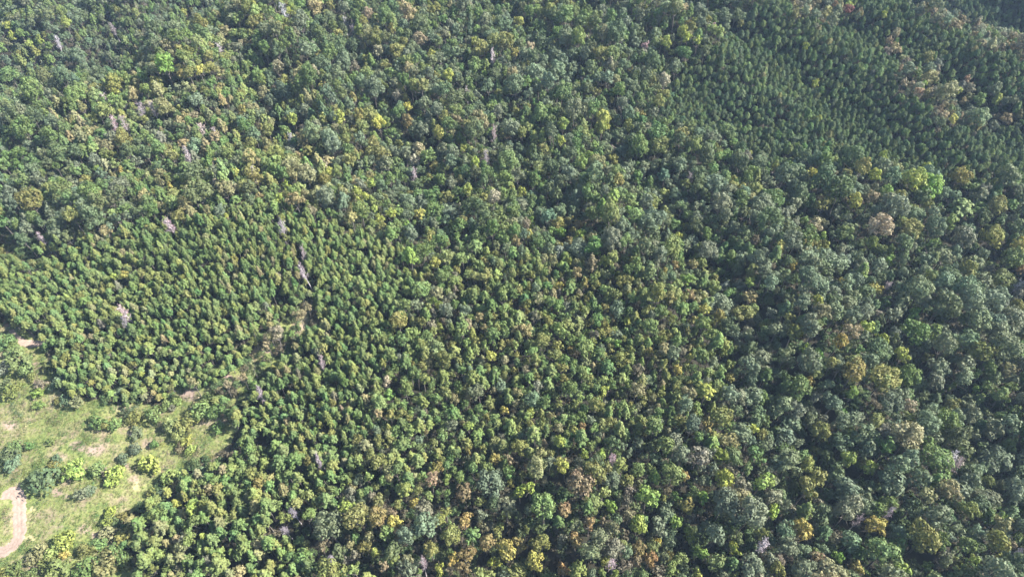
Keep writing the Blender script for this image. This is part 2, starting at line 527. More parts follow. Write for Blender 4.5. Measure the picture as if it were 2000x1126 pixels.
# name: share of pines, mean crown radius (m), spread
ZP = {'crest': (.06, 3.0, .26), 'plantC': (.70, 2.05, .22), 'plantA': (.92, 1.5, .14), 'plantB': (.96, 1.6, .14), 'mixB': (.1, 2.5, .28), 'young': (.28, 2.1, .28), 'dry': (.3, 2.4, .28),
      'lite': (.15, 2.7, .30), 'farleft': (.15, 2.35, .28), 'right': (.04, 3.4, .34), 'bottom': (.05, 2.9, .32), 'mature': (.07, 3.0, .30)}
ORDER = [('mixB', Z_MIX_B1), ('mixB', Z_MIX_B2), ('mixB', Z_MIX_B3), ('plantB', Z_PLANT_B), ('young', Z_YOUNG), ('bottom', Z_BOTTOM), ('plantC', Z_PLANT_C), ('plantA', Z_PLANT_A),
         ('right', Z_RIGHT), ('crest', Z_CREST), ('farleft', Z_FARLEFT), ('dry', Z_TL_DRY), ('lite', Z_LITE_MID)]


def zone_of(px, py):
    px = np.asarray(px, float); py = np.asarray(py, float)
    wx = px + 9 * np.sin(py * .09) + 6 * np.sin(px * .15 + py * .05)
    wy = py + 9 * np.sin(px * .08 + 1)
    z = np.full(px.shape, 'mature', dtype=object)
    for n, poly in reversed(ORDER):
        z[inside(poly, wx, wy)] = n
    return z


# openings between the trees: tracks and ditches, as photo paths of the ground
GAPS = [([(612, 612), (578, 640), (545, 668), (505, 712), (455, 760), (395, 785), (350, 780)], 3.3),
        ([(-60, 455), (10, 470), (55, 492), (95, 482)], 3.0),
        ([(270, 432), (330, 425), (385, 398)], 1.6),
        ([(1405, 252), (1480, 258), (1530, 245)], 1.8),
        ([(1395, 78), (1440, 82), (1490, 92)], 1.6),
        ([(1585, 175), (1592, 200)], 1.8),
        ([(12, 632), (30, 655), (50, 668), (90, 670)], 2.2),
        ([(60, 690), (75, 730), (78, 770)], 2.5),
        ([(560, 1050), (640, 1060)], 2.6), ([(545, 905), (520, 870)], 2.0),
        ([(1085, 962), (1082, 975)], 3.6), ([(1500, 905), (1600, 935)], 2.2), ([(1905, 470), (1870, 500)], 2.0),
        ([(1730, 485), (1720, 500)], 3.0), ([(820, 480), (832, 505)], 2.4), ([(1990, 415), (2010, 430)], 3),
        ([(1880, 480), (2010, 470)], 2.0), ([(1770, 905), (1760, 950)], 2.2), ([(1055, 995), (1010, 975)], 1.5),
        ([(655, 1025), (690, 1030)], 1.5), ([(800, 1000), (900, 1015)], 1.4), ([(590, 500), (600, 560)], 1.6), ([(545, 450), (552, 470)], 1.5)]
gap_w = [([tuple(hit(a, b, 0)[:2]) for a, b in p], w) for p, w in GAPS]

SPECIAL = """
B 775 1016 yellow 15;B 961 690 yellow 11;B 1643 656 gold 17;B 1550 520 gold 9;B 1786 343 lime 22;B 1821 360 lime 24;B 1585 335 yellow 12;B 1710 338 lime 14
B 1991 478 gold 18;B 1996 523 rust 12;B 1414 930 lime 19;B 1762 1117 lime 18;B 1674 1104 gold 18;B 1717 1026 gold 22;B 1662 895 lime 18;B 1697 908 lime 16
B 1515 998 bright 15;B 1853 953 khaki 22;B 1894 998 olive 18;B 1810 1048 olive 27;B 1901 1094 bright 14;B 1568 1030 gold 20;B 1492 930 bright 22
B 1280 930 bright 15;B 1270 965 bright 23;B 1190 983 bright 14;B 1063 985 lit 28;B 1036 948 lime 17;B 1016 955 lime 14;B 1106 988 rust 16;B 1154 1018 rust 17
B 1190 1030 brown 19;B 1129 1054 rust 17;B 1048 1058 olive 20;B 1044 1092 gold 22;B 1103 1112 rust 17;B 1012 1066 rust 16;B 1248 1026 lime 21;B 1285 1059 yellow 11
B 1227 1003 tan 16;B 1345 985 gold 16;B 1326 1016 bright 15;B 1346 1041 lime 14;B 1366 1074 bright 15;B 1437 1069 lime 15;B 1364 1118 yellow 12;B 1414 978 blue 27
B 1379 966 bright 15;B 1252 1069 rust 15;B 1199 1120 lime 12;B 1139 880 lime 10;B 1177 887 lime 14;B 1106 905 lime 17;B 1341 926 gold 12;B 735 1074 lime 12
B 952 1052 rust 20;B 989 1070 gold 24;B 912 1014 rust 16;B 904 1076 rust 18;B 911 1110 rust 14;B 884 1090 gold 13;B 747 1107 tan 12;B 674 991 lime 16
B 874 930 bright 12;B 775 978 olive 12;B 811 983 gold 14;B 909 958 brown 17;B 841 933 tan 14;B 995 892 tan 13;B 856 1115 lime 14;B 960 1097 lime 13;B 970 890 gold 12
B 984 795 yellow 9;B 916 828 lime 11;B 760 740 cream 11;B 913 630 tan 11;B 833 840 rust 7;B 538 650 tan 14;B 585 612 tan 12;B 1198 618 rust 9;B 1346 698 yellow 10;B 1269 683 gold 9
B 1325 720 gold 11;P 1378 757 lime 18;B 1185 762 lime 13;P 1296 782 lit 10;B 1338 758 tan 11;B 1466 832 lime 14;B 1043 613 gbrown 13;B 1246 718 gbrown 13;B 1138 830 rust 9
B 1025 720 tan 9;B 1381 606 lime 13;B 1208 602 blue 15;B 1110 685 gold 8;B 1693 637 lime 15;B 1727 658 lime 14;B 1766 692 lime 17;B 1610 605 brown 20;B 1665 645 tan 16
B 1670 765 bright 14;B 1573 682 bright 12;B 1600 693 bright 12;B 1540 622 olive 14;B 1595 585 lime 12;B 1776 788 tan 15;B 1858 788 olive 17;B 1986 823 gold 10
B 1783 610 bright 13;B 1798 626 yellow 8;B 1908 760 bright 8;B 1966 767 lit 17;B 55 403 yellow 11;B 234 330 yellow 10;B 193 330 lime 9;B 163 368 lime 10;B 333 363 yellow 9
B 335 300 lime 11;B 358 348 lime 9;B 396 373 lime 9;B 461 335 yellow 10;B 240 535 yellow 10;B 225 538 lime 8;B 421 358 cream 10;B 371 393 yellow 7;B 320 120 bright 17
B 388 133 yellow 11;B 325 83 khaki 11;B 123 43 lime 11;B 100 25 lime 7;B 22 68 lime 9;B 78 76 lime 9;B 10 50 lime 8;B 360 20 lime 7;B 795 18 tan 17;B 715 25 tan 11;B 735 33 tan 9
B 815 74 tan 13;B 793 233 rust 13;B 590 250 cream 9;B 930 78 lime 9;B 845 105 yellow 10;B 876 143 lime 14;B 838 135 lime 10;B 740 236 lime 14;B 662 228 lime 13;B 800 208 yellow 10
B 790 190 yellow 9;B 693 130 gbrown 14;B 773 185 gbrown 13;B 545 128 tan 12;B 610 136 tan 11;B 853 257 lime 13;B 940 232 tan 18;B 738 96 tan 12;B 946 143 bright 8;B 600 28 lit 9
B 1012 39 yellow 10;B 1072 56 rust 8;B 1363 78 lime 10;B 1260 88 pink 10;B 1390 50 pink 8;B 1335 60 lime 12;B 1345 70 lime 10;B 1300 78 lime 11;B 1298 153 cream 13;B 1100 237 bright 13;B 1097 273 lime 11
B 1180 228 lime 17;B 1175 245 lime 14;B 1240 218 cream 8;B 1037 88 tan 11;B 1655 17 red 8;B 1727 27 lime 7;B 1571 90 lime 7;B 1865 230 yellow 10;B 1875 175 lime 9;B 1806 163 lime 9
B 1752 62 tan 9;B 1767 160 tan 9;B 1975 70 tan 9;B 1912 38 cream 7;B 1600 230 lime 7;B 1592 160 lime 8;B 563 360 lime 12;B 548 382 lime 12;B 635 318 cream 11;B 723 358 lime 10
B 730 405 lime 9;B 763 417 lime 12;B 821 416 yellow 11;P 800 492 bright 18;B 798 440 bright 11;B 813 288 tan 15;B 811 310 cream 12;B 961 377 cream 13;B 916 368 lime 13
B 610 410 tan 9;B 873 470 rust 10;B 853 512 yellow 11;B 841 457 gold 11;P 1200 377 lime 13;P 1175 393 bright 12;P 1227 405 bright 8;P 1253 413 lit 8;P 1273 408 lime 10;B 1096 450 bright 11
B 1135 458 bright 11;B 1037 430 bright 10;B 1030 453 gold 10;B 1108 473 rust 11;B 1338 440 lime 10;B 1323 461 lime 11;B 1255 471 gold 10;B 1318 516 rust 9;B 1333 516 lit 10
P 1371 510 olive 12;B 1346 543 bright 12;B 1007 470 rust 10;B 1180 505 lime 12;B 1130 435 rust 10;B 1466 305 lime 10;B 1017 375 lime 11;B 1150 303 bright 12;B 1160 463 brown 12
B 1298 528 gold 9;B 1466 552 lime 12;B 1090 558 yellow 10;B 1635 350 cream 12;B 1628 340 cream 11;B 1728 305 lime 10;B 1735 371 bright 12;B 1813 323 lime 10;B 1893 328 lit 8
B 1723 433 cream 21;B 1886 460 gbrown 24;B 1941 457 olive 19;B 1978 500 lit 20;B 1610 460 bright 12;B 1525 480 gold 13;B 1645 550 yellow 12;B 1740 505 bright 13;B 1673 392 lime 16
B 1613 393 olive 16;B 1700 466 lit 14;B 1850 430 lit 18;B 1705 382 tan 15;B 1590 440 tan 16;P 1880 400 lit 22;B 1500 350 grey 16;B 1560 370 grey 18;B 1640 1090 bright 12;B 1575 950 olive 22;B 1600 930 olive 20
D 1192 895 pink 11;D 1487 1057 white 19;D 1202 1102 pink 11;D 576 1001 mauve 11;D 644 1094 mauve 9;D 826 1100 mauve 9;D 504 768 mauve 10;D 620 703 pink 8;D 561 1034 mauve 10
D 298 213 pink 13;D 270 213 pink 8;D 219 243 pink 12;D 241 238 pink 12;D 431 95 white 12;D 418 260 pink 9;D 205 193 pink 8;D 109 83 white 9;D 222 55 pink 9;D 398 253 pink 8
D 675 45 white 17;D 555 18 white 14;D 963 108 white 12;D 963 260 pink 14;D 566 273 white 12;D 496 340 white 9;D 335 440 pink 12;D 363 305 pink 9;D 80 465 mauve 9;D 953 308 pink 11
D 806 340 pink 10;D 548 448 mauve 11;D 590 492 mauve 7;D 597 525 mauve 10;D 1863 893 white 17;D 1862 905 pink 12;D 1995 1082 mauve 9;D 1730 562 pink 10;D 913 180 gbrown 11
D 245 605 pink 10;D 240 630 mauve 8;D 619 900 mauve 8;D 1350 348 mauve 10;D 1190 293 pink 9;D 1673 1018 pink 9;D 1735 1002 white 8;D 1986 555 white 9;D 690 58 white 8
S 145 914 lime 17;S 85 933 dark 21;S 62 940 dark 12;S 186 916 lit 12;S 206 920 gbrown 9;S 222 926 lime 15;S 212 922 bright 8;S 290 904 lime 16;S 190 822 mid 13;S 207 826 olive 10;S 224 825 lit 12
S 252 803 dark 11;S 266 812 olive 13;S 300 806 mid 16;S 330 826 lit 15;S 362 822 olive 16;S 345 845 olive 12;S 426 832 mid 10;S 266 843 dark 10;S 262 875 blue 10;S 372 876 lime 9;S 350 872 brown 8
S 126 1048 lime 18;S 98 1078 lit 13;S 125 1080 yellow 8;S 14 888 dark 14;S 28 870 mid 11;S 22 905 blue 12;S 35 700 mid 19;S 48 716 lit 13;S 8 716 gbrown 13;S 8 750 dark 11;S 22 762 olive 13
S 165 1072 olive 14;S 205 1098 khaki 19;S 165 1108 mid 18;S 112 1112 mid 19;S 90 1100 olive 12;S 22 690 lit 12;S 5 665 mid 14;S 24 672 mid 10;S 75 790 lit 8;S 130 778 blue 10;S 148 784 khaki 12
S 160 962 blue 11;S 175 958 blue 8;S 95 715 olive 9;S 60 735 olive 7;S 245 1045 olive 16;S 30 1112 mid 14;S 8 1120 olive 13;S 395 800 lit 16;S 425 800 mid 14;S 412 775 mid 13;S 230 1080 mid 16
S 110 895 blue 8;S 104 905 olive 9;S 210 1040 khaki 14;S 190 1060 mid 12;S 365 860 lime 9;S 300 865 mid 8;S 55 870 mid 8;S 240 895 blue 9;S 100 860 olive 7;S 60 1090 khaki 10
B 520 670 tan 8;B 472 735 tan 8;B 438 752 tan 8;B 600 598 tan 9;B 530 655 khaki 10;B 490 712 khaki 9;B 375 745 khaki 10
"""
TREES = []          # dict: kind, x, y, z, r, var, col, px, py, dist, special


def pick_var(kind, r_m, q):
    if kind == 'B':
        cls = 0 if r_m < 2.8 else (1 if r_m < 4.1 else 2)
        lo, hi = ((0, 8), (8, 17), (17, 26))[cls]
        return int(q.integers(lo, hi))
    return int(q.integers(0, {'P': 9, 'D': 7, 'S': 7}[kind]))


VARS = {'B': B_VAR, 'P': P_VAR, 'D': D_VAR, 'S': S_VAR}
for it in SPECIAL.replace("\n", ";").split(";"):
    it = it.split()
    if not it: continue
    k, px, py, cn, rp = it[0], float(it[1]), float(it[2]), it[3], float(it[4])
    mid = {'B': 11, 'P': 10.5, 'D': 10, 'S': 1.5}[k]
    x, y, t = hit(px, py, mid)
    rm = rp * (1.35 if k == 'S' else 1.08) * t / F_PX
    v = pick_var(k, rm, rng)
    V = VARS[k][v]
    s = rm / V['R']
    sz = min(max(.62 + s * .5, .75), 1.5) if k != 'S' else s
    if k == 'D': s = min(max(.6, s), .95); sz = 1.0 + .3 * rng.random()
    x, y, t = hit(px, py, V['mid'] * sz)
    TREES.append(dict(k=k, x=x, y=y, r=rm, s=s, sz=sz, v=v, c=cn, px=px, py=py, t=t, sp=True))

# ------------------------------------------------------------------ scatter the forest
CELL = 5.0
gridc = {}


def near_ok(x, y, r, f):
    gi, gj = int(x // CELL), int(y // CELL)
    for i in range(gi - 2, gi + 3):
        for j in range(gj - 2, gj + 3):
            for (a, b, c) in gridc.get((i, j), ()):
                if (a - x) ** 2 + (b - y) ** 2 < ((r + c) * f) ** 2:
                    return False
    return True


def put(x, y, r):
    gridc.setdefault((int(x // CELL), int(y // CELL)), []).append((x, y, r))


for T in TREES:
    put(T['x'], T['y'], T['r'] * (1.65 if T['k'] in 'BP' else (1.1 if T['k'] == 'D' else 1.0)))

# loose bushes along the ragged margin of the clearing
edge = [(105, 735), (118, 768), (170, 782), (240, 788), (300, 786), (335, 782), (380, 765), (420, 785), (442, 800), (468, 845), (440, 885), (390, 905), (330, 925),
        (300, 955), (265, 1000), (215, 1015), (235, 1050), (262, 1090), (280, 1126), (200, 1120), (120, 1120), (60, 1115), (20, 1118), (70, 1095), (150, 1092)]
for i in range(46):
    a = edge[int(rng.integers(0, len(edge) - 1))]
    px, py = a[0] + rng.normal() * 16, a[1] + rng.normal() * 12
    if not (3 < px < 480 and py < 1122): continue
    rp = rng.uniform(9, 18)
    x, y, t = hit(px, py, 1.5)
    rm = rp * t / F_PX
    if not near_ok(x, y, rm, .6): continue
    put(x, y, rm)
    TREES.append(dict(k='S', x=x, y=y, r=rm, s=rm / 1.9, sz=rm / 1.9 * rng.uniform(.8, 1.2), v=int(rng.integers(0, 7)),
                      c=['mid', 'olive', 'khaki', 'lit', 'blue', 'gbrown', 'lime'][int(rng.integers(0, 7))], px=px, py=py, t=t, sp=True))

NC = 560000
cx = rng.uniform(-480, 480, NC); cy = rng.uniform(20, 640, NC)
cz = ground_z(cx, cy)
cpx, cpy, cd = project(cx, cy, cz + 9.5)
gpx, gpy, _ = project(cx, cy, cz)
ok = (cpx > -260) & (cpx < 2260) & (cpy > -110) & (cpy < 1290) & (cd > 100)
mx_ = gpx + 16 * np.sin(gpy * .06 + 1) + 9 * np.sin(gpx * .13 + gpy * .09)
my_ = gpy + 14 * np.sin(gpx * .055) + 8 * np.sin(gpx * .16 + 2)
mx2 = cpx + 7 * np.sin(cpy * .12 + 1) + 5 * np.sin(cpx * .2); my2 = cpy + 7 * np.sin(cpx * .11)
gw_ = gpy + 6 * np.sin(gpx * .07) + 4 * np.sin(gpx * .19)
ok &= ~(inside(Z_CLEAR, gpx, gw_) | inside(Z_CLEAR, mx2, my2))
gd = np.full(NC, 1e9)
for p, w in gap_w:
    gd = np.minimum(gd, seg_dist(p, cx, cy) - w)
ok &= gd > 0
for p, w in (GAPS[0], GAPS[1], GAPS[6]):      # the ditch and tracks stay in sight: no crown stands right in front of them
    ok &= seg_dist(p, cpx, cpy) > 13
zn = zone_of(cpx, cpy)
low = np.ones(NC)                              # trees stand lower towards the clearing
cl_e = seg_dist([on_plane(a, b, 1) for a, b in edge], cx, cy)
low = .62 + .38 * np.clip(cl_e / 22, 0, 1)
low *= .66 + .34 * np.clip(seg_dist(gap_w[0][0], cx, cy) / 13, 0, 1)
# slow drifts in crown size and density
drift = np.sin(cx * .033 + 2 * np.sin(cy * .021)) * np.cos(cy * .03 + 1.5 * np.sin(cx * .027))
rr_ = rng.random((NC, 6))
order = np.flatnonzero(ok)
nrm_ = rng.normal(size=NC)
for i in order:
    z = zn[i]
    pp, rm, sd = ZP[z]
    r = rm * math.exp(sd * nrm_[i] + .08 * drift[i])
    r = min(max(r, 1.05), 5.0)
    kind = 'P' if rr_[i, 0] < pp else 'B'
    if kind == 'P': r = min(r, 2.9) * (.95 if z in ('plantA', 'plantB') else 1.0)
    f = .51 if kind == 'P' else .58
    if not near_ok(cx[i], cy[i], r, f):
        continue
    put(cx[i], cy[i], r)
    if rr_[i, 5] < .012: continue
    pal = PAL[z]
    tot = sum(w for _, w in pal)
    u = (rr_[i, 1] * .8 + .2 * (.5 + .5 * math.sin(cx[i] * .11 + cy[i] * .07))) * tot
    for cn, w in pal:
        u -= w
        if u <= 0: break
    if r > 3.3 and cn in ('lime', 'bright', 'gold', 'rust', 'tan', 'yellow') and kind == 'B':
        cn = 'olive' if cn in ('lime', 'gold') else ('mid' if cn == 'bright' else 'khaki')
    if kind == 'P' and cn in ('bright', 'rust', 'gold', 'blue', 'dark', 'mid', 'grey', 'olive'):
        cn = {'bright': 'lit', 'rust': 'tan', 'gold': 'piney', 'blue': 'pineb', 'dark': 'pine', 'mid': 'pine', 'grey': 'pinel', 'olive': 'piney'}[cn]
    if kind == 'B' and cn.startswith('pine'):
        cn = {'pine': 'mid', 'pineb': 'blue', 'pinel': 'lit', 'piney': 'olive'}[cn]
    if kind == 'B' and r > 2.9 and cn in ('gbrown', 'brown') and rr_[i, 3] < .85: cn = 'grey'
    v = pick_var(kind, r, rng)
    if kind == 'P': v = int(rng.integers(0, 5)) if z == 'plantB' else int(rng.integers(3, 9))
    V = VARS[kind][v]
    s = r / V['R']
    rise = (.80 + .42 * rr_[i, 2]) * (1 + .14 * math.sin(cx[i] * .052 + 3 * math.sin(cy[i] * .03)) * math.sin(cy[i] * .061 + 1)) * low[i]
    TREES.append(dict(k=kind, x=cx[i], y=cy[i], r=r, s=s, sz=((.25 + .75 * s) if (kind == 'P' and z == 'plantB') else ((.38 + .62 * s) if kind == 'P' else (.5 + .5 * s))) * rise, v=v, c=cn, px=cpx[i], py=cpy[i], t=cd[i], sp=False))

for T in TREES:
    T['z'] = float(ground_z(T['x'], T['y']))
    T['rot'] = rng.uniform(0, 6.283)
    b = np.array(C[T['c']][0])
    T['tint'] = tuple(b * math.exp(rng.normal() * .10) * (1 + rng.normal(size=3) * np.array([.07, .03, .06])))
    u = rng.uniform(.86, 1.16)
    T['sx'], T['sy'] = T['s'] * u, T['s'] / u
    T['tx'], T['ty'] = rng.normal(0, .045, 2)
    T['size'] = T['r'] * F_PX / T['t']
print("trees", len(TREES), {k: sum(1 for T in TREES if T['k'] == k) for k in 'BPDS'})

# ------------------------------------------------------------------ single trees: the largest 300 of each kind in the picture
NAME = {'B': "broadleaf_tree", 'P': "pine_tree", 'D': "dead_tree", 'S': "shrub"}
CAT = {'B': "tree", 'P': "pine tree", 'D': "dead tree", 'S': "shrub"}
GROUP = {'B': "broadleaf trees of the near forest", 'P': "pine trees of the near plantation", 'D': "bare dead trees in the forest", 'S': "shrubs dotted over the grassy clearing"}


def showing(T):
    return 0 < T['px'] < 2000 and 4 < T['py'] < 1122


single = []
for k in 'BPDS':
    L_ = sorted((T for T in TREES if T['k'] == k and showing(T)), key=lambda T: -T['size'] * (1.0 if not T['sp'] else 1.12))
    single += L_[:298]
for T in single: T['one'] = True


ROWS = ((1060, "at the bottom edge"), (960, "just above the bottom edge"), (860, "in the lower forest"), (700, "in the middle forest"),
        (520, "halfway up the forest"), (300, "in the upper forest"), (-1, "on the far slope"))
COLS = ((350, "far left"), (720, "left"), (1000, "left of centre"), (1280, "right of centre"), (1640, "right"), (9999, "far right"))
NOUN = {'B': "broadleaf tree", 'P': "pine", 'D': "dead tree", 'S': "shrub"}
VIVID = ('yellow', 'gold', 'rust', 'lime', 'bright', 'cream', 'white', 'pink')
ORD = ["leftmost", "second from left", "third from left", "fourth from left", "fifth from left", "sixth from left", "seventh from left", "eighth from left", "ninth from left"]


def row(T): return next(w for y, w in ROWS if T['py'] > y)
def column(T): return next(w for x, w in COLS if T['px'] < x)


def area(T):
    if T['k'] == 'S':
        if T['px'] < 110 and 930 < T['py'] < 1040: return "beside the dirt road hook"
        if T['py'] < 765: return "near the narrow dirt path"
        if T['py'] > 1055: return "on the grass below the dirt road"
        if T['px'] > 320: return "at the right end of the clearing"
        if T['py'] < 835: return "along the upper edge of the clearing"
        return "in the middle of the grassy clearing"
    return column(T) + ", " + row(T)


def looks(T):
    q = T['sz'] / T['s']
    shape = "tall" if q > 1.12 else ("spreading" if q < .84 else "rounded")
    if T['k'] == 'D': return "bare " + C[T['c']][1]
    if T['k'] == 'P': return {"tall": "slender", "spreading": "squat", "rounded": "even"}[shape] + " " + C[T['c']][1]
    return T['bulk'] + shape + " " + C[T['c']][1]


for k in 'BPDS':
    L_ = sorted((T for T in single if T['k'] == k), key=lambda T: T['size'])
    for i, T in enumerate(L_):
        T['bulk'] = "small " if i < len(L_) / 3 else ("" if i < len(L_) * 2 / 3 else "large ")
land = [T for T in single if T['c'] in VIVID and T['k'] in 'BDP' and T['sp']]


def direction(T, M):
    dx, dy = T['px'] - M['px'], T['py'] - M['py']
    if abs(dx) > 2 * abs(dy): return "right of" if dx > 0 else "left of"
    if abs(dy) > 2 * abs(dx): return "below" if dy > 0 else "above"
    return ("below " if dy > 0 else "above ") + ("and right of" if dx > 0 else "and left of")


for T in single:
    T['label'] = looks(T) + " " + NOUN[T['k']] + " " + ("" if T['k'] == 'S' else "") + area(T)
    if T['k'] in 'BP' and T not in land:
        M = min(land, key=lambda M: math.hypot(M['px'] - T['px'], M['py'] - T['py']))
        if math.hypot(M['px'] - T['px'], M['py'] - T['py']) < 110:
            T['label'] = looks(T) + " " + NOUN[T['k']] + " " + direction(T, M) + " the " + C[M['c']][1] + (" dead" if M['k'] == 'D' else "") + " tree, " + column(T)
for rnd in range(2):
    same = {}
    for T in single: same.setdefault((T['k'], T['label']), []).append(T)
    for (k, lb), L_ in same.items():
        if len(L_) < 2: continue
        if rnd == 0:
            # several alike: split them by where they stand up the slope, then count from the left
            for T in L_:
                if ", " in T['label'] and T['label'].split(", ")[1] == column(T): T['label'] += ", " + row(T)
            continue
        L_.sort(key=lambda T: T['px'])
        for i, T in enumerate(L_): T['label'] = (ORD[i] if i < 9 else "one") + " of the " + lb.replace(NOUN[k], NOUN[k] + "s")
for T in single:
    w = T['label'].split()
    if len(w) > 16:
        T['label'] = " ".join(x for x in w if x not in ("the", "just"))
        T['label'] = " ".join(T['label'].split()[:16]).rstrip(",")


def place(T, name):
    V = VARS[T['k']][T['v']]
    e = bpy.data.objects.new(name, None)
    COL.objects.link(e)
    e.empty_display_size = .5
    e.location = (T['x'], T['y'], T['z'] - .15)
    e.rotation_euler = (T['tx'], T['ty'], T['rot'])
    e.scale = (T['sx'], T['sy'], T['sz'])
    set_props(e, T['label'], CAT[T['k']], GROUP[T['k']])
    if T['k'] == 'D':
        names = (("trunk", 'trunk'), ("crown", 'crown'))
    elif T['k'] == 'S':
        names = (("foliage", 'crown'), ("stem", 'trunk'))
    else:
        names = (("crown", 'crown'), ("trunk", 'trunk'))
    for n, key in names:
        c = bpy.data.objects.new(n, V[key])
        c.parent = e
        COL.objects.link(c)
        c["tint"] = T['tint']
    return e


for T in single:
    place(T, NAME[T['k']])


# ------------------------------------------------------------------ the rest of the forest: one object per kind
def scatter(name, items, sources, label, cat, kind="stuff"):
    """items: (x, y, z, rot, sx, sz, index, tint)"""
    n = len(items)
    me = bpy.data.meshes.new(name)
    me.vertices.add(n)
    me.vertices.foreach_set("co", np.array([i[:3] for i in items], np.float32).ravel())
    for an, ty, data in (("rot", 'FLOAT_VECTOR', [(i[3] if isinstance(i[3], tuple) else (0, 0, i[3])) for i in items]), ("size", 'FLOAT_VECTOR', [((*i[4], i[5]) if isinstance(i[4], tuple) else (i[4], i[4], i[5])) for i in items]),
                         ("tint", 'FLOAT_VECTOR', [i[7] for i in items])):
        at = me.attributes.new(an, ty, 'POINT'); at.data.foreach_set("vector", np.array(data, np.float32).ravel())
    at = me.attributes.new("pick", 'INT', 'POINT'); at.data.foreach_set("value", np.array([i[6] for i in items], np.int32))
    o = bpy.data.objects.new(name, me)
    COL.objects.link(o)
    set_props(o, label, cat, None, kind)
    g = bpy.data.node_groups.new(name, 'GeometryNodeTree')
    g.interface.new_socket("Geometry", in_out='INPUT', socket_type='NodeSocketGeometry')
    g.interface.new_socket("Geometry", in_out='OUTPUT', socket_type='NodeSocketGeometry')
    N, L = g.nodes, g.links
    gi, go = N.new("NodeGroupInput"), N.new("NodeGroupOutput")
    iop = N.new("GeometryNodeInstanceOnPoints")
    gti = N.new("GeometryNodeGeometryToInstance")
    for s in reversed(sources):
        oi = N.new("GeometryNodeObjectInfo"); oi.inputs["Object"].default_value = s
        oi.inputs["As Instance"].default_value = False
        m1 = N.new("GeometryNodeGeometryToInstance")
        L.new(oi.outputs["Geometry"], m1.inputs[0])
        L.new(m1.outputs[0], gti.inputs[0])
    j = N.new("GeometryNodeJoinGeometry")
    for m1 in [n_ for n_ in N if n_.bl_idname == "GeometryNodeGeometryToInstance" and n_ != gti]:
        L.new(m1.outputs[0], j.inputs[0])
    for l in list(gti.inputs[0].links): L.remove(l)
    N.remove(gti)

    def attr(nm, ty):
        a = N.new("GeometryNodeInputNamedAttribute"); a.data_type = ty; a.inputs["Name"].default_value = nm
        return a.outputs["Attribute"]
    L.new(gi.outputs[0], iop.inputs["Points"]); L.new(j.outputs[0], iop.inputs["Instance"])
    iop.inputs["Pick Instance"].default_value = True
    L.new(attr("pick", 'INT'), iop.inputs["Instance Index"])
    e2r = N.new("FunctionNodeEulerToRotation"); L.new(attr("rot", 'FLOAT_VECTOR'), e2r.inputs[0])
    L.new(e2r.outputs[0], iop.inputs["Rotation"])
    L.new(attr("size", 'FLOAT_VECTOR'), iop.inputs["Scale"])
    L.new(iop.outputs[0], go.inputs[0])
    md = o.modifiers.new("scatter", 'NODES'); md.node_group = g
    return o


def mass(k, name, label, cat):
    it = [(T['x'], T['y'], T['z'] - .15, (T['tx'], T['ty'], T['rot']), (T['sx'], T['sy']), T['sz'], T['v'], T['tint']) for T in TREES if T['k'] == k and not T.get('one')]
    if it: scatter(name, it, [V['src'] for V in VARS[k]], label, cat)


mass('B', "broadleaf_forest", "dense mixed broadleaf forest covering the hills in many greens, olives and browns", "forest")
mass('P', "pine_forest", "even dark green pine plantation stands covering the slopes", "forest")

# ------------------------------------------------------------------ ground
ROAD = [(-90, 1102), (-30, 1088), (5, 1077), (26, 1064), (38, 1044), (38, 1020), (38, 992), (38, 978), (33, 966), (25, 961), (18, 965), (15, 974)]
ROAD2 = [(-40, 600), (12, 632), (28, 653), (46, 668), (66, 671), (92, 668)]


def axis(lo, hi, a, b, fine, coarse):
    v = np.concatenate([np.arange(lo, a, coarse), np.arange(a, b, fine), np.arange(b, hi, coarse)])
    far = np.array([60, 150, 300, 600, 1200, 2500, 5000.])
    return np.concatenate([(lo - far)[::-1], v, hi + far])


gx = axis(-520, 520, -235, -75, 1.0, 4.0)
gy = axis(-60, 700, 60, 190, 1.0, 4.0)
GX, GY = np.meshgrid(gx, gy)
GZ = ground_z(GX, GY)
nx, ny = len(gx), len(gy)
verts = np.stack([GX.ravel(), GY.ravel(), GZ.ravel()], 1)
ii = (np.arange(ny - 1)[:, None] * nx + np.arange(nx - 1)[None]).ravel()
faces = np.stack([ii, ii + 1, ii + nx + 1, ii + nx], 1)

PX, PY, PD = project(verts[:, 0], verts[:, 1], verts[:, 2])
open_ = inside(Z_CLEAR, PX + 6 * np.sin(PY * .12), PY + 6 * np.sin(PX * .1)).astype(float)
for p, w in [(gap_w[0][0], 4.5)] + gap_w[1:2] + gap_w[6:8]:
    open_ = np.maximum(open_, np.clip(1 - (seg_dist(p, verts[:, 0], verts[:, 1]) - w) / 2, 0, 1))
open_[(PD < 120) & (verts[:, 1] > 250)] = 0
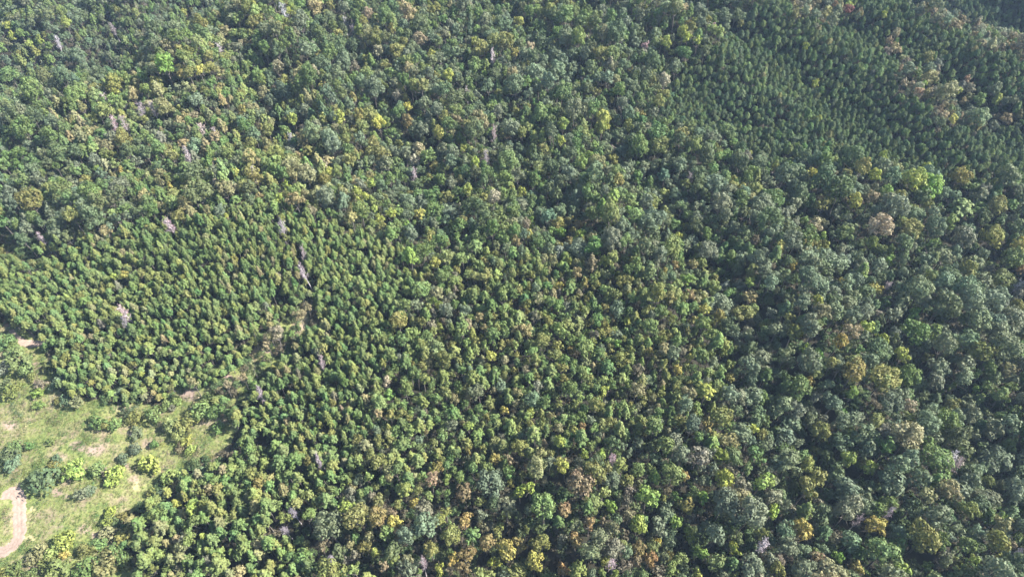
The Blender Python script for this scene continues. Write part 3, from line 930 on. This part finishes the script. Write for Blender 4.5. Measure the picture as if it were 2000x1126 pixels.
# bare brownish soil patches seen in the clearing: photo places
bare = np.zeros(len(verts))
for a, b, q, s in [(70, 715, 14, 1), (72, 745, 11, .9), (20, 830, 20, .8), (30, 905, 16, .7), (155, 870, 18, 1), (185, 878, 22, .9), (110, 960, 15, .8), (60, 985, 9, .3),
                   (245, 910, 16, .7), (262, 935, 16, .7), (285, 865, 18, .5), (120, 890, 22, .5), (165, 1032, 18, .7), (190, 1045, 16, .8), (220, 1062, 14, .5), (430, 820, 18, .8),
                   (400, 825, 18, .6), (240, 790, 30, .6), (370, 770, 22, .8), (60, 1110, 22, .6), (115, 1030, 10, .7), (130, 970, 12, .6), (12, 1010, 5, .8), (440, 740, 16, 1), (520, 690, 14, 1),
                   (580, 640, 14, .9), (550, 1010, 14, .8), (530, 880, 20, .8), (255, 845, 12, .6), (20, 800, 12, .5)]:
    bare = np.maximum(bare, s * np.exp(-((PX - a) ** 2 + ((PY - b) * 1.5) ** 2) / (q * q)))
straw = np.zeros(len(verts))
for a, b, q, s in [(65, 995, 16, 1), (60, 1050, 18, .9), (30, 845, 60, .3), (95, 1000, 25, .6), (270, 950, 30, .7), (60, 890, 30, .5), (220, 870, 30, .4), (260, 1010, 20, .6), (120, 940, 20, .5), (320, 890, 20, .5)]:
    straw = np.maximum(straw, s * np.exp(-((PX - a) ** 2 + ((PY - b) * 1.3) ** 2) / (q * q)))
roadw = [tuple(hit(a, b, 0)[:2]) for a, b in ROAD]
roadw2 = [tuple(hit(a, b, 0)[:2]) for a, b in ROAD2]
rd = seg_dist(roadw, verts[:, 0], verts[:, 1])
straw = np.maximum(straw, .55 * np.clip(1 - (rd - 2) / 2.5, 0, 1))


def ground_material():
    m, N, L = nodes_of("ground")
    out = N.new("ShaderNodeOutputMaterial")
    geo = N.new("ShaderNodeNewGeometry")

    def noise(sc, det=4, rough=.6):
        n = N.new("ShaderNodeTexNoise"); n.inputs["Scale"].default_value = sc; n.inputs["Detail"].default_value = det; n.inputs["Roughness"].default_value = rough
        L.new(geo.outputs["Position"], n.inputs["Vector"]); return n.outputs["Fac"]

    def ramp(f, stops):
        r = N.new("ShaderNodeValToRGB")
        e = r.color_ramp.elements
        e[0].position, e[0].color = stops[0][0], (*stops[0][1], 1)
        e[1].position, e[1].color = stops[-1][0], (*stops[-1][1], 1)
        for p, c in stops[1:-1]:
            q = e.new(p); q.color = (*c, 1)
        L.new(f, r.inputs[0]); return r.outputs[0]

    def mix(f, a, b):
        x = N.new("ShaderNodeMix"); x.data_type = 'RGBA'
        L.new(f, x.inputs[0]); L.new(a, x.inputs[6]); L.new(b, x.inputs[7]); return x.outputs[2]

    def att(nm):
        a = N.new("ShaderNodeAttribute"); a.attribute_name = nm; return a.outputs["Fac"]

    def blend(mask, nfac, lo, hi):
        """mask broken up by noise"""
        a = N.new("ShaderNodeMath"); a.operation = 'MULTIPLY_ADD'
        L.new(nfac, a.inputs[0]); a.inputs[1].default_value = 1.0
        s = N.new("ShaderNodeMath"); s.operation = 'SUBTRACT'; L.new(mask, s.inputs[0]); s.inputs[1].default_value = .5
        L.new(s.outputs[0], a.inputs[2])
        r = N.new("ShaderNodeMapRange"); r.inputs["From Min"].default_value = lo; r.inputs["From Max"].default_value = hi
        L.new(a.outputs[0], r.inputs["Value"]); return r.outputs[0]

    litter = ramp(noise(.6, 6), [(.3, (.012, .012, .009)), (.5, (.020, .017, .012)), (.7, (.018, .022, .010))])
    grass = ramp(noise(.14, 8, .72), [(.33, (.060, .088, .030)), (.42, (.104, .126, .040)), (.50, (.132, .140, .052)), (.57, (.150, .136, .072)), (.64, (.165, .128, .088)), (.72, (.120, .130, .055))])
    fine = ramp(noise(1.6, 5, .7), [(.3, (.45, .45, .45)), (.7, (1.35, 1.35, 1.3))])
    mul = N.new("ShaderNodeMix"); mul.data_type = 'RGBA'; mul.blend_type = 'MULTIPLY'; mul.inputs[0].default_value = 1
    L.new(grass, mul.inputs[6]); L.new(fine, mul.inputs[7])
    soil = ramp(noise(.5, 6), [(.3, (.15, .11, .085)), (.7, (.25, .185, .145))])
    stra = ramp(noise(.7, 6), [(.3, (.20, .185, .085)), (.7, (.31, .27, .14))])
    n1 = noise(.35, 6, .7)
    c1 = mix(blend(att("bare"), n1, .30, .62), mul.outputs[2], soil)
    c2 = mix(blend(att("straw"), n1, .50, .85), c1, stra)
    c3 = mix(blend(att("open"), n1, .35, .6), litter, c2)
    p = N.new("ShaderNodeBsdfPrincipled"); p.inputs["Roughness"].default_value = .95; p.inputs["Specular IOR Level"].default_value = .1
    bp = N.new("ShaderNodeBump"); bp.inputs["Strength"].default_value = .6; bp.inputs["Distance"].default_value = .3
    L.new(noise(1.2, 6, .7), bp.inputs["Height"]); L.new(bp.outputs[0], p.inputs["Normal"])
    L.new(c3, p.inputs["Base Color"]); L.new(p.outputs[0], out.inputs["Surface"])
    return m


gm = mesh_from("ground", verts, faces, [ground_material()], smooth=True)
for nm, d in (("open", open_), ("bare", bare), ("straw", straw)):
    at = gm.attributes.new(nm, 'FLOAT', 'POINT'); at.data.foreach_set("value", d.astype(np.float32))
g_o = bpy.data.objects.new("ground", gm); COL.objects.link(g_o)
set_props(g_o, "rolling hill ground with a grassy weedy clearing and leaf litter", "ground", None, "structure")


def catmull(p, n=8):
    p = [np.array(q) for q in p]
    p = [2 * p[0] - p[1]] + p + [2 * p[-1] - p[-2]]
    o = []
    for i in range(1, len(p) - 2):
        for k in range(n):
            t = k / n
            o.append(.5 * ((2 * p[i]) + (-p[i - 1] + p[i + 1]) * t + (2 * p[i - 1] - 5 * p[i] + 4 * p[i + 1] - p[i + 2]) * t * t + (-p[i - 1] + 3 * p[i] - 3 * p[i + 1] + p[i + 2]) * t ** 3))
    o.append(p[-2])
    return np.array(o)


def dirt_material():
    m, N, L = nodes_of("pale_dirt")
    out = N.new("ShaderNodeOutputMaterial")
    geo = N.new("ShaderNodeNewGeometry")
    n = N.new("ShaderNodeTexNoise"); n.inputs["Scale"].default_value = .8; n.inputs["Detail"].default_value = 8; n.inputs["Roughness"].default_value = .65
    L.new(geo.outputs["Position"], n.inputs["Vector"])
    r = N.new("ShaderNodeValToRGB"); e = r.color_ramp.elements
    e[0].position, e[0].color = .3, (.155, .112, .087, 1); e[1].position, e[1].color = .68, (.245, .182, .145, 1)
    q = e.new(.5); q.color = (.205, .152, .121, 1)
    p = N.new("ShaderNodeBsdfPrincipled"); p.inputs["Roughness"].default_value = .95; p.inputs["Specular IOR Level"].default_value = .1
    at = N.new("ShaderNodeAttribute"); at.attribute_name = "rut"
    hs = N.new("ShaderNodeHueSaturation")
    mv = N.new("ShaderNodeMapRange"); mv.inputs["To Min"].default_value = 1.06; mv.inputs["To Max"].default_value = .70
    L.new(at.outputs["Fac"], mv.inputs["Value"]); L.new(mv.outputs[0], hs.inputs["Value"])
    L.new(n.outputs["Fac"], r.inputs[0]); L.new(r.outputs[0], hs.inputs["Color"]); L.new(hs.outputs[0], p.inputs["Base Color"])
    L.new(p.outputs[0], out.inputs["Surface"])
    return m


M_DIRT = dirt_material()


def strip(name, pts, width, label, cat):
    c = catmull(pts, 10)
    d = np.gradient(c, axis=0); d /= np.linalg.norm(d, axis=1, keepdims=True)
    nrm = np.stack([-d[:, 1], d[:, 0]], 1)
    m = 8
    V_, n = [], len(c)
    wl = width(np.linspace(0, 1, n)) * (1 + .10 * np.sin(np.arange(n) * .9) + .06 * rng.normal(size=n))
    wr = width(np.linspace(0, 1, n)) * (1 + .10 * np.sin(np.arange(n) * .7 + 2) + .06 * rng.normal(size=n))
    for j in range(m + 1):
        u = j / m
        off = -wl * (1 - u) + wr * u
        q = c + nrm * off[:, None]
        V_.append(np.stack([q[:, 0], q[:, 1], ground_z(q[:, 0], q[:, 1]) + .07 * (1 if 0 < j < m else -.3)], 1))
    V_ = np.stack(V_, 1).reshape(-1, 3)
    i0 = (np.arange(n - 1)[:, None] * (m + 1) + np.arange(m)[None]).ravel()
    me = mesh_from(name, V_, np.stack([i0, i0 + 1, i0 + m + 2, i0 + m + 1], 1), [M_DIRT], smooth=True)
    rut = np.tile(np.array([.4, .1, .2, .9, .1, .9, .2, .1, .5]), n) * rng.uniform(.4, 1.0, n * (m + 1))
    at = me.attributes.new("rut", 'FLOAT', 'POINT'); at.data.foreach_set("value", rut.astype(np.float32))
    o = bpy.data.objects.new(name, me); COL.objects.link(o)
    return set_props(o, label, cat, None, "structure")


strip("dirt_road", roadw, lambda t: 1.95 + .35 * (t > .85), "pale pinkish dirt road ending in a hooked turnaround on the clearing", "road")
strip("dirt_path", roadw2, lambda t: .75 + 1.0 * np.exp(-((t - .72) / .2) ** 2), "narrow pale dirt path bending along the forest edge", "path")


# ------------------------------------------------------------------ grass and weeds of the clearing, undergrowth between the trees
def tuft(i, r, n, spread, h, leaf):
    d = r.normal(size=(n, 3)); d[:, 2] = np.abs(d[:, 2]) * .6
    p = d * np.array([spread, spread, h]) * .5
    nn = d / (np.linalg.norm(d, axis=1, keepdims=True) + 1e-9) + np.array([0, 0, .8]); nn /= np.linalg.norm(nn, axis=1, keepdims=True)
    v, f = quads(p, nn, r.uniform(.6, 1.1, n) * leaf, r, .5)
    me = mesh_from("tuft", v, f, [M_GRASS], r.uniform(.1, .9, n))
    o = bpy.data.objects.new("t%02d" % i, me); STORE.objects.link(o)
    return o


tr_ = np.random.default_rng(9)
TUFTS = [tuft(i, tr_, 26, .55, .5, .13) for i in range(5)] + [tuft(5 + i, tr_, 60, 1.0, 1.0, .18) for i in range(3)]
NG = 60000
wx, wy = rng.uniform(-240, -75, NG), rng.uniform(55, 190, NG)
wz = ground_z(wx, wy)
qx, qy, _ = project(wx, wy, wz)
dens = .5 + .5 * np.sin(wx * .21 + 2 * np.sin(wy * .17)) * np.cos(wy * .23 + np.sin(wx * .3))
keep = inside(Z_CLEAR, qx, qy) & (qx > -150) & (qy < 1200) & (seg_dist(roadw, wx, wy) > 2.7) & (seg_dist(roadw2, wx, wy) > 1.6) & (rng.random(NG) < .25 + .75 * dens)
gc = [(.078, .12, .038), (.11, .145, .042), (.14, .155, .058), (.18, .165, .08), (.07, .10, .042), (.19, .155, .10), (.085, .115, .058), (.17, .19, .04)]
items = []
for i in np.flatnonzero(keep)[:26000]:
    big = rng.random() < .05 + .22 * (dens[i] > .8)
    k = int(rng.integers(5, 8)) if big else int(rng.integers(0, 5))
    u = .5 + .5 * math.sin(wx[i] * .09 + 1.7 * math.sin(wy[i] * .11)) * math.sin(wy[i] * .13 + 1)
    c = np.array(gc[int(min(7, max(0, (u * 5 + rng.normal() * 1.6))))]) * rng.uniform(.65, .98)
    s = rng.uniform(.6, 1.3) * (1.0 if big else .9)
    items.append((wx[i], wy[i], wz[i], rng.uniform(0, 6.3), s, s * rng.uniform(.6, 1.2), k, tuple(c)))
scatter("grass", items, TUFTS, "patchy green and straw coloured grass and weeds over the clearing", "grass")

NU = 60000
ux, uy = rng.uniform(-380, 380, NU), rng.uniform(40, 520, NU)
uz = ground_z(ux, uy)
qx, qy, _ = project(ux, uy, uz)
keep = ~inside(Z_CLEAR, qx, qy) & (qx > -200) & (qx < 2200) & (qy > -60) & (qy < 1280)
items = []
for i in np.flatnonzero(keep):
    c = np.array([(.05, .075, .03), (.075, .095, .038), (.08, .07, .045), (.06, .09, .035)][int(rng.integers(0, 4))]) * rng.uniform(.8, 1.2)
    s = rng.uniform(.45, 1.15)
    items.append((ux[i], uy[i], uz[i] - .1, rng.uniform(0, 6.3), s, s * rng.uniform(.6, 1.1), int(rng.integers(0, 7)), tuple(c)))
scatter("undergrowth", items, [V['src'] for V in S_VAR], "low green and brown bushes filling the gaps under the trees", "undergrowth")

# ------------------------------------------------------------------ air
hv = np.array([(x, y, z) for z in (-40, 240) for x, y in ((-1500, -300), (1500, -300), (1500, 1500), (-1500, 1500))], float)
hf = [(0, 3, 2, 1), (4, 5, 6, 7), (0, 1, 5, 4), (1, 2, 6, 5), (2, 3, 7, 6), (3, 0, 4, 7)]
hm, HN, HL = nodes_of("haze_air")
ho = HN.new("ShaderNodeOutputMaterial")
hp = HN.new("ShaderNodeVolumePrincipled")
hp.inputs["Color"].default_value = (.52, .72, 1.0, 1)
hp.inputs["Density"].default_value = HAZE
HL.new(hp.outputs[0], ho.inputs["Volume"])
h_o = bpy.data.objects.new("haze", mesh_from("haze", hv, hf, [hm]))
COL.objects.link(h_o)
set_props(h_o, "thin pale daylight haze over the distant forest slopes", "haze", None, "stuff")
